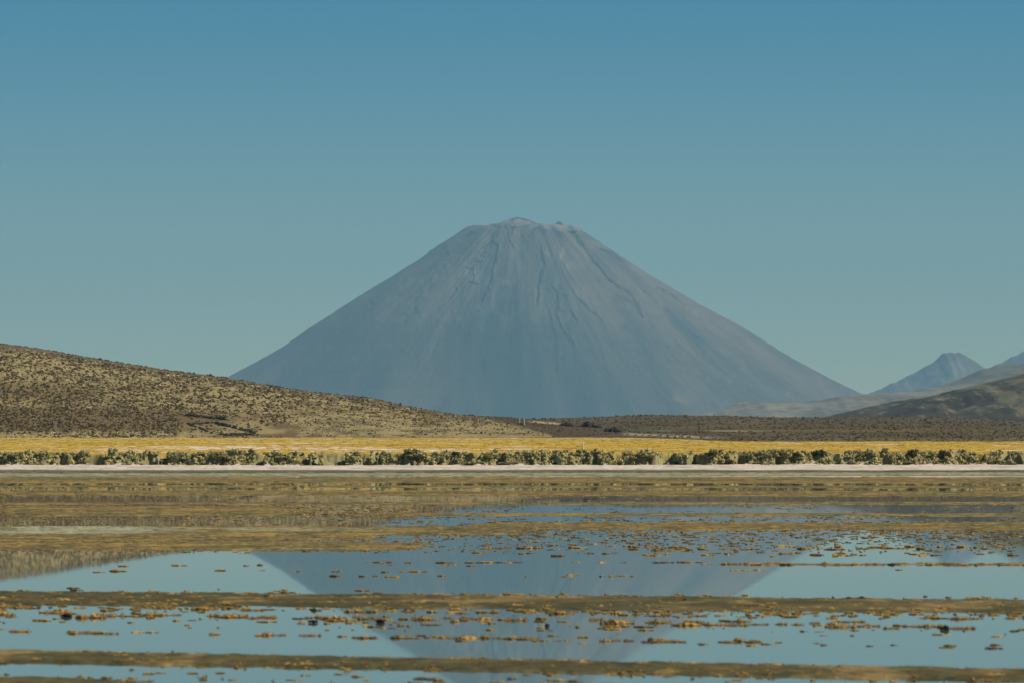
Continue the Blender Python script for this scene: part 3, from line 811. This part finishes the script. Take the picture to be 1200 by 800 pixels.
# rough ground cover matting the bank face between the shrubs
n = 12000
ux = rng.uniform(-0.15, 0.15, n); Xb = ux * 604; Yb = bank_y(Xb) + rng.normal(1.3, 1.5, n); Xb = ux * Yb
okb = (fbm(Xb / 1.7, Yb / 6.0, 21, 3) < .17) & (Yb > bank_y(Xb) - .7) & (Yb < bank_y(Xb) + 4)
Xb, Yb = Xb[okb], Yb[okb]; n = len(Xb); Zb_ = shore_z(Xb, Yb)
v = rng.random(n)[:, None] ** .8
cbk = (1 - v) * np.array([0.08, 0.065, 0.028]) + v * np.array([0.56, 0.47, 0.19])
cbk = np.where(rng.random(n)[:, None] < .08, np.array([0.25, 0.18, 0.07]), cbk)
wb = rng.uniform(.06, .3, n) * np.where(rng.random(n) < .04, 1.7, 1)
bg_ = scatter("bank_cover", lumps2, np.stack([Xb, Yb, Zb_], -1), np.stack([wb, wb, wb * rng.uniform(.6, 1.3, n)], -1), cbk, M_scrub)
tag(bg_, "low tangled grey-green growth matting the eroded bank between the shrubs", "ground cover", kind="stuff")

# ------------------------------------------------------------------ ruined corral on the hillside
corral = bpy.data.objects.new("stone_corral", None); C.objects.link(corral)
cx, cy, cz, _ = on_surface(262, 499, hill_z, 1500, 2310)
corral.location = (cx[0], cy[0], cz[0])
tag(corral, "ruined dark stone corral with leaning long walls low on the left hillside", "stone ruin")
def wall_run(pts, hgt, wid, seed):
    P = []
    for (x0, y0), (x1, y1) in zip(pts[:-1], pts[1:]):
        kk = max(2, int(math.hypot(x1 - x0, y1 - y0) / 0.9))
        for q in range(kk):
            P.append((x0 + (x1 - x0) * q / kk, y0 + (y1 - y0) * q / kk))
    P = np.array(P)
    X, Y, Z, _ = on_surface(P[:, 0], P[:, 1], hill_z, 1495, 2310, 500)
    parts = []
    r = random.Random(seed)
    for x, y, z in zip(X, Y, Z):
        if r.random() < .12: continue
        for lay in range(r.choice([1, 2, 3, 3])):
            s_ = r.uniform(0.32, 0.55)
            v, f = lumps1[r.randrange(6)]
            parts.append((v * [s_ * wid, s_ * wid, s_ * .55] + [x - cx[0] + r.uniform(-.15, .15), y - cy[0] + r.uniform(-.3, .3), z - cz[0] + hgt * (0.1 + lay * 0.36) * r.uniform(.8, 1.1)], f))
    v, f = join(parts)
    o = obj("wall", mesh_np("corral_wall", v, f, smooth=False), M_wall, corral)
    return o
wall_run([(217, 486.5), (235, 488.5), (252, 491)], 1.0, 1.2, 1)
wall_run([(221, 497.5), (232, 501), (249, 508)], 0.8, 1.0, 2)
wall_run([(252, 496), (270, 500), (300, 508)], 1.0, 1.1, 3)
wall_run([(256, 508.5), (268, 510), (303, 509.5)], 1.0, 1.1, 4)
wall_run([(221, 497), (236, 496.5), (250, 495.5)], 0.7, 0.9, 5)
# the fallen rubble along its upper wall
wall_run([(253, 489), (262, 491.5), (268, 492)], 1.2, 1.9, 6)['label'] = "collapsed rubble end of the upper wall"

# ------------------------------------------------------------------ black lava outcrops at the foot of the hill
def outcrop(px, py, wpx, hpx, seed, label):
    X, Y, Z, okk = on_surface(px, py, lambda a, b: np.maximum(hill_z(a, b), plain_z(a, b)), 1500, 2310)
    k = Y[0] / F
    r = random.Random(seed); parts = []
    for q in range(16):
        t = r.uniform(-.5, .5)
        s_ = r.uniform(.12, .22)
        v, f = lump(seed * 7 + q, 2, 1, 1, 1, .28)
        hh = hpx * k * (1 - 1.4 * abs(t)) * r.uniform(.5, .8)
        parts.append((v * [s_ * wpx * k, s_ * wpx * k, hh] + [t * wpx * k, r.uniform(-1, 1) * wpx * k * .15, -.1], f))
    v, f = join(parts)
    o = obj("rock_outcrop", mesh_np("rock_outcrop", v, f, smooth=False), M_lava)
    o.location = (X[0], Y[0], Z[0])
    return tag(o, label, "rock")
outcrop(664, 499, 17, 8, 1, "black lava outcrop at the end of the pale track, leftmost of three on the slope")
outcrop(689, 500, 23, 10, 2, "jagged black lava outcrop, middle one of three at the foot of the hill")
outcrop(717, 506, 25, 9, 3, "black lava outcrop lowest and rightmost of three, nearest the golden field")
def plain_rock(px, py, s_, label, mat):
    X, Y, Z, okk = on_surface(px, py, plain_z, 1100, 3495)
    v, f = join([(lump(77, 2, 1, 1, .7, .2)[0], lump(77, 2)[1]), (lump(78, 2, .6, .6, .5, .2)[0] + [-.9, 0, 0], lump(78, 2)[1])])
    o = obj("boulder", mesh_np("boulder", v, f, smooth=False), mat)
    o.location = (X[0], Y[0], Z[0]); o.scale = (s_ * Y[0] / F,) * 3
    return tag(o, label, "rock")
plain_rock(804, 487.3, 2.6, "reddish boulder on the skyline of the brown plain below the volcano", noise_mat("red_rock", (0.10, 0.035, 0.02), (0.18, 0.07, 0.045), scale=.4))
# boulders on the crest between the hills
for (bx, by_, bs, bl) in [(626, 490.5, 2.0, "left one of two dark boulders on the skyline in front of the volcano"),
                          (639, 490.2, 1.6, "right one of two dark boulders on the skyline in front of the volcano")]:
    plain_rock(bx, by_, bs, bl, M_lava)

# two pale pillars of the ruined gate above the black rocks
gate = bpy.data.objects.new("stone_pillars", None)
C.objects.link(gate)
gX, gY, gZ, _ = on_surface(611, 498, hill_z, 1500, 2310)
gate.location = (gX[0], gY[0], gZ[0])
gate.name = "ruined_gate"
tag(gate, "ruined gateway of two pale stone pillars on the brown slope under the volcano", "gateway")
M_pillar = noise_mat("pale_stone", (0.33, 0.29, 0.17), (0.45, 0.40, 0.25), scale=2)
for dx in (-2.4, 2.4):
    k = gY[0] / F
    parts = []
    for q in range(6):
        v, f = lump(400 + q, 2, 1, 1, 1, .1)
        parts.append((v * [.34 * (1.9 - q * .1), .34 * 1.7, .42] + [random.uniform(-.06, .06), 0, .25 + q * .42], f))
    v, f = join(parts)
    o = obj("pillar", mesh_np("pillar", v, f, smooth=False), M_pillar, gate); o.location = (dx * k * 1.1, 0, 0)

# ------------------------------------------------------------------ white marker post in the field
mX, mY, mZ, _ = on_surface(683, 527.2, shore_z, 611, 1500)
post = bpy.data.objects.new("marker_post", None); C.objects.link(post)
post.location = (mX[0], mY[0], mZ[0])
tag(post, "short white marker post standing in the golden field behind the bank", "post")
def tapered(name, r0, r1, h, z0, mat, parent, n=10):
    bm = bmesh.new()
    bmesh.ops.create_cone(bm, cap_ends=True, segments=n, radius1=r0, radius2=r1, depth=h)
    bmesh.ops.translate(bm, verts=bm.verts, vec=(0, 0, z0 + h / 2))
    bmesh.ops.bevel(bm, geom=[e for e in bm.edges if abs(e.verts[0].co.z - e.verts[1].co.z) < 1e-5], offset=min(r0, r1) * .15, segments=1, affect='EDGES')
    me = bpy.data.meshes.new(name); bm.to_mesh(me); bm.free()
    return obj(name, me, mat, parent)
tapered("footing", 0.26, 0.2, 0.2, -0.05, M_wall, post)
tapered("shaft", 0.13, 0.10, 0.95, 0.15, M_post, post)
tapered("cap", 0.15, 0.07, 0.12, 1.10, M_post, post)

# ------------------------------------------------------------------ weed clumps on the lagoon
def clump_mesh(seed, mat):
    """a thin ragged mat of weed with a few tufts standing up out of it"""
    r = random.Random(seed); parts = []
    k = r.randint(10, 16); peak = r.uniform(-.5, .5); spread = r.uniform(.25, .6)
    for q in range(k):
        t = r.uniform(-.85, .85)
        s_ = r.uniform(.10, .26) * (1.1 - .7 * abs(t))
        hgt = .028 + .13 * math.exp(-((t - peak) / spread) ** 2) * r.random() ** 1.5
        v, f = lump(seed * 17 + q, 2, 1, 1, 1, .22)
        parts.append((v * [s_ * 1.35, s_ * 1.1, hgt] + [t, r.uniform(-.3, .3), 0.0], f))
    v, f = lump(seed, 2, 1, 1, 1, .1); parts.append((v * [.95, .22, .022], f))
    V = []; Fc = []
    for q in range(140):
        pv, pf = parts[r.randrange(k)]; c = pv[r.randrange(len(pv))]
        if c[2] < 0: continue
        s_ = r.uniform(.03, .08); p = Vector(c); b0 = len(V)
        a = r.random() * 6.28; t = Vector((math.cos(a), math.sin(a), .1))
        V += [tuple(p - t * s_ * .5), tuple(p + t * s_ * .5), tuple(p + Vector((r.uniform(-.5, .5) * s_, r.uniform(-.5, .5) * s_, s_ * 1.3)))]
        Fc.append((b0, b0 + 1, b0 + 2))
    parts.append((np.array(V), np.array(Fc)))
    v, f = join(parts)
    me = mesh_np("weed_clump", v, f, smooth=False); me.materials.append(mat)
    return me
cl_gold = [clump_mesh(i, M_weed) for i in range(9)]
cl_red = [clump_mesh(i + 40, M_weedred) for i in range(5)]

# rows: (y at x=0, y at x=1200, spread, x from, x to, count, width px min/max, height px, colour)
rows_ = [
    (662, 662, 1.5, 130, 620, 9, 6, 16, 1.6, 'r'), (669, 669, 1.6, 80, 500, 11, 6, 22, 1.8, 'r'),
    (674, 675, 1.2, 330, 760, 14, 6, 15, 2.0, 'r'), (658.5, 658.5, 0.8, 420, 840, 18, 8, 36, 2.0, 'r'),
    (659.5, 661, 0.9, 800, 1260, 44, 14, 40, 3.0, 'g'), (668, 667, 1.0, 850, 1200, 6, 8, 18, 1.4, 'r'),
    (648, 650, 2.5, 560, 1240, 34, 7, 20, 2.2, 'm'), (643, 641, 2.2, 560, 1240, 50, 8, 24, 3.0, 'g'),
    (703.5, 716, 1.4, 40, 1240, 56, 14, 46, 5.0, 'g'),
    (711, 725, 1.8, -20, 1220, 44, 12, 40, 4.0, 'g'),
    (718.5, 735, 3.4, -20, 1220, 84, 12, 46, 5.0, 'g'),
    (724, 741, 3.0, -20, 1220, 24, 8, 22, 2.0, 'r'),
    (738.5, 757, 2.0, -20, 900, 52, 12, 40, 3.8, 'g'), (742, 758, 3.0, 400, 1220, 22, 8, 26, 2.2, 'r'),
    (762.5, 786, 1.6, -20, 1230, 70, 18, 60, 4.6, 'g'), (772, 797, 2.4, -20, 1230, 44, 14, 48, 5.5, 'g'),
    (784, 808, 2.0, -20, 700, 12, 12, 26, 2.4, 'r'), (795, 815, 1.4, -20, 200, 10, 18, 40, 4.0, 'g')]
cands = []
for (yl, yr, spd, xa, xb, cnt, w0, w1, hp_, kind) in rows_:
    for q in range(cnt):
        px = random.uniform(xa, xb); py = yl + (yr - yl) * px / 1200 + random.gauss(0, spd * .5)
        wd = w0 + (w1 - w0) * random.random() ** 2.6
        kk = kind if kind != 'm' else random.choice('gr')
        cands.append((px, py, wd, hp_ * random.uniform(.4, 1.2) * (0.55 + 0.5 * wd / w1), kk))
cands.sort(key=lambda c: -c[2] * c[3])
def spot(px):
    return ["at the far left edge", "left of the mirrored volcano", "near the mirrored volcano's left edge", "on the mirrored volcano's left half",
            "under the mirrored summit", "on the mirrored volcano's right half", "near the mirrored volcano's right edge", "right of the mirrored volcano", "at the far right edge"][
            int(np.digitize(px, [120, 300, 430, 540, 650, 760, 880, 1060]))]
def clump_zone(px, py, kind):
    t = px / 1200
    c = "golden" if kind == 'g' else "reddish"
    if py < 655: a = c + " weed clump fringing the far mud flats"
    elif py < 698 + 10 * t - 8: a = "flat " + c + " weed scrap beyond the first mud bar"
    elif py < 707 + 12 * t: a = c + " weed clump on the first mud bar"
    elif py < 731 + 16 * t: a = c + " weed clump just before the first mud bar"
    elif py < 757 + 22 * t: a = c + " weed clump midway between the mud bars"
    elif py < 779 + 23 * t: a = c + " weed clump on the nearest mud bar"
    else: a = c + " weed clump before the nearest mud bar"
    return a + ", " + spot(px), a.replace("clump", "clumps").replace("scrap", "scraps") + " " + spot(px)
leftover = []
for i, (px, py, wd, hh, kind) in enumerate(cands):
    Y = F * EYE / (py - HOR); X = (px - 600) / F * Y; k = Y / F
    if i >= 300:
        leftover.append((X, Y, wd * k, hh * k, kind)); continue
    o = bpy.data.objects.new("weed_clump", random.choice(cl_gold if kind == 'g' else cl_red)); C.objects.link(o)
    dep = random.uniform(.6, 1.1)
    o.location = (X, Y, 0.004); o.scale = (wd * k / 2, wd * k * dep, hh * k / .17)
    o.rotation_euler.z = random.uniform(-.25, .25)
    lab, grp = clump_zone(px, py, kind)
    tag(o, lab, "weed", grp)

# the rest of the weed: thousands of small scraps out over the far flats
n = 36000
px = rng.uniform(-150, 1350, n); py = 556 + 92 * rng.random(n) ** 0.8
cvv = cover(px, py)
den = 0.06 + 0.9 * sstep(.3, .7, cvv) * (py < 650)
den += 0.55 * np.exp(-((py - 617) / 8) ** 2) * sstep(500, 700, px) * sstep(-.3, .4, fbm(px / 30, py / 5, 601, 3)) + .40 * np.exp(-((py - 630) / 9) ** 2) * sstep(-.1, .3, fbm(px / 26, py / 4, 603, 3)) + .35 * np.exp(-((py - 638) / 8) ** 2) * sstep(700, 900, px) * sstep(.0, .3, fbm(px / 26, py / 3, 605, 3))
den += 0.5 * np.exp(-((py - 598) / 8) ** 2) * (px < 520)
den += .30 * np.exp(-((py - 606) / 9) ** 2) * sstep(-.2, .3, fbm(px / 40, py / 3, 607, 3)) + .22 * np.exp(-((py - 622) / 10) ** 2) * (px > 480)
ok = rng.random(n) < den
px, py = px[ok], py[ok]; n = len(px)
Y = F * EYE / (py - HOR); X = pxu(px) * Y; k = Y / F
wd = (1.5 + 8 * rng.random(n) ** 2.2) * k * .5 * np.interp(py, [560, 650], [1.2, 1.1]); hh = rng.uniform(.4, 1.5, n) * k * np.interp(py, [560, 600, 650], [.25, .4, .7])
v = rng.random(n)[:, None]
cw = (1 - v) * np.array([0.17, 0.11, 0.04]) + v * np.array([0.42, 0.28, 0.10])
cw = np.where(rng.random(n)[:, None] < .25, np.array([0.15, 0.12, 0.06]), cw)
w2 = [(x, y, a * .5, b_, c) for x, y, a, b_, c in leftover]
for (yl, yr, sp_, cnt) in [(693, 702.5, 1.6, 500), (708, 720, 3.0, 900), (700, 711, 4, 500), (726, 740, 5, 160), (762.5, 786, 1.5, 420), (772, 796, 3, 600), (791, 812, 2, 120)]:
    for q in range(cnt):
        px_ = random.uniform(-60, 1260); py_ = yl + (yr - yl) * px_ / 1200 + random.gauss(0, sp_)
        if vnoise(px_ / 28, yl, 801) < .42 and random.random() < .85: continue
        Y_ = F * EYE / (py_ - HOR); k_ = Y_ / F
        w2.append(((px_ - 600) / F * Y_, Y_, (2 + 15 * random.random() ** 2) * k_ * .5, random.uniform(.4, 2.0) * k_, 'g'))
if w2:
    LX = np.array([[a[0], a[1], 0.002] for a in w2]); LS = np.array([[a[2], a[2] * .8, a[3]] for a in w2]); LC = np.array([(lambda q: (.12 + .34 * q, .08 + .22 * q, .03 + .06 * q))(random.random() ** .8) for a in w2]); LX[:, 2] = np.where(cover(600 + F * LX[:, 0] / LX[:, 1], py_of(LX[:, 1])) > .7, .012, .002)
    P_ = np.vstack([np.stack([X, Y, 0 * X + .003], -1), LX]); S_ = np.vstack([np.stack([wd, wd * 1.4, hh], -1), LS]); C_ = np.vstack([cw, LC])
else:
    P_, S_, C_ = np.stack([X, Y, 0 * X + .003], -1), np.stack([wd, wd * 1.4, hh], -1), cw
sw = scatter("floating_weed", lumps2, P_, S_, C_, M_scrub, rot=rng.uniform(-.2, .2, len(P_)))
tag(sw, "small golden brown scraps of water weed scattered over the far shallow flats", "weed", kind="stuff")

# glinting white salt crumbs
n = 110
pick = [random.choice(cands) for q in range(n)]
px = np.array([c[0] + random.uniform(-.4, .4) * c[2] for c in pick]); py = np.array([c[1] for c in pick])
Y = F * EYE / (py - HOR); X = pxu(px) * Y; k = Y / F
sz_ = rng.uniform(.4, 1.1, n) * k
zt = np.array([c[3] for c in pick]) * k * .35
sc_ = scatter("salt_crumbs", lumps1, np.stack([X, Y - .02, zt], -1), np.stack([sz_, sz_, sz_], -1), np.full((n, 3), .7), M_salt)
tag(sc_, "tiny white salt crumbs sprinkled over the weed and mud bars", "salt", kind="stuff")

# dark stones and clods lying on the bars and in the shallows
def clod(px, py, wpx, hpx, label, seed):
    Y = F * EYE / (py - HOR); X = (px - 600) / F * Y; k = Y / F
    r = random.Random(seed); parts = []
    for q in range(4):
        t = r.uniform(-.55, .55)
        v, f = lump(seed * 13 + q, 2, 1, 1, 1, .16)
        parts.append((v * [.5, .4, .75 * (1 - .8 * abs(t))] + [t, r.uniform(-.2, .2), .05], f))
    v, f = join(parts)
    o = obj("stone", mesh_np("stone", v, f, smooth=True), M_dark)
    o.location = (X, Y, 0.008); o.scale = (wpx * k / 2, wpx * k / 2, hpx * k / .9)
    return tag(o, label, "stone")
clod(79, 722, 17, 4.2, "largest dark stone, lying in the water at the left below the first mud bar", 1)
clod(367, 729, 12, 4, "dark round stone in the weed row left of the volcano's mirrored edge", 2)
clod(447, 729, 13, 4.5, "dark oval stone in the weed row on the volcano's mirrored left edge", 3)
clod(641, 733.5, 6, 4, "small black stone in the weed row below the mirrored volcano", 4)
clod(1107, 737, 12, 6, "black pointed stone on a golden weed clump at the right", 5)
clod(994, 702, 11, 3.5, "left one of two touching black stones on the first mud bar at the right", 6)
clod(1009, 702, 14, 4, "right one of two touching black stones on the first mud bar at the right", 7)
clod(313, 699.5, 7, 4, "small black stone on the left part of the first mud bar", 8)
clod(366, 699.5, 6, 2, "thin black stone on the first mud bar, right of another small black stone", 9)
clod(652, 701, 9, 3, "flat black stone on the first mud bar below the volcano's mirrored middle", 10)
clod(802, 704.5, 6, 4, "small black stone on the first mud bar where the mirrored volcano ends", 11)
clod(1086, 704.5, 9, 2.5, "low dark stone on the first mud bar near the right edge of the picture", 12)

# ------------------------------------------------------------------ air
bm = bmesh.new()
bmesh.ops.create_cube(bm, size=1)
me = bpy.data.meshes.new("haze"); bm.to_mesh(me); bm.free()
hz = bpy.data.objects.new("haze", me); C.objects.link(hz)
hz.location = (0, 0, (1700 - 4.2) / 2); hz.scale = (78400, 78400, 1700 + 4.2)
hm = bpy.data.materials.new("haze"); hm.use_nodes = True
nt = hm.node_tree
for n_ in list(nt.nodes): nt.nodes.remove(n_)
mo = nt.nodes.new("ShaderNodeOutputMaterial"); pv = nt.nodes.new("ShaderNodeVolumePrincipled")
pv.inputs["Color"].default_value = (0.41, 0.78, 1.0, 1)
pv.inputs["Density"].default_value = 3.15e-5
pv.inputs["Anisotropy"].default_value = 0.0
nt.links.new(pv.outputs[0], mo.inputs["Volume"])
me.materials.append(hm)
tag(hz, kind="stuff")
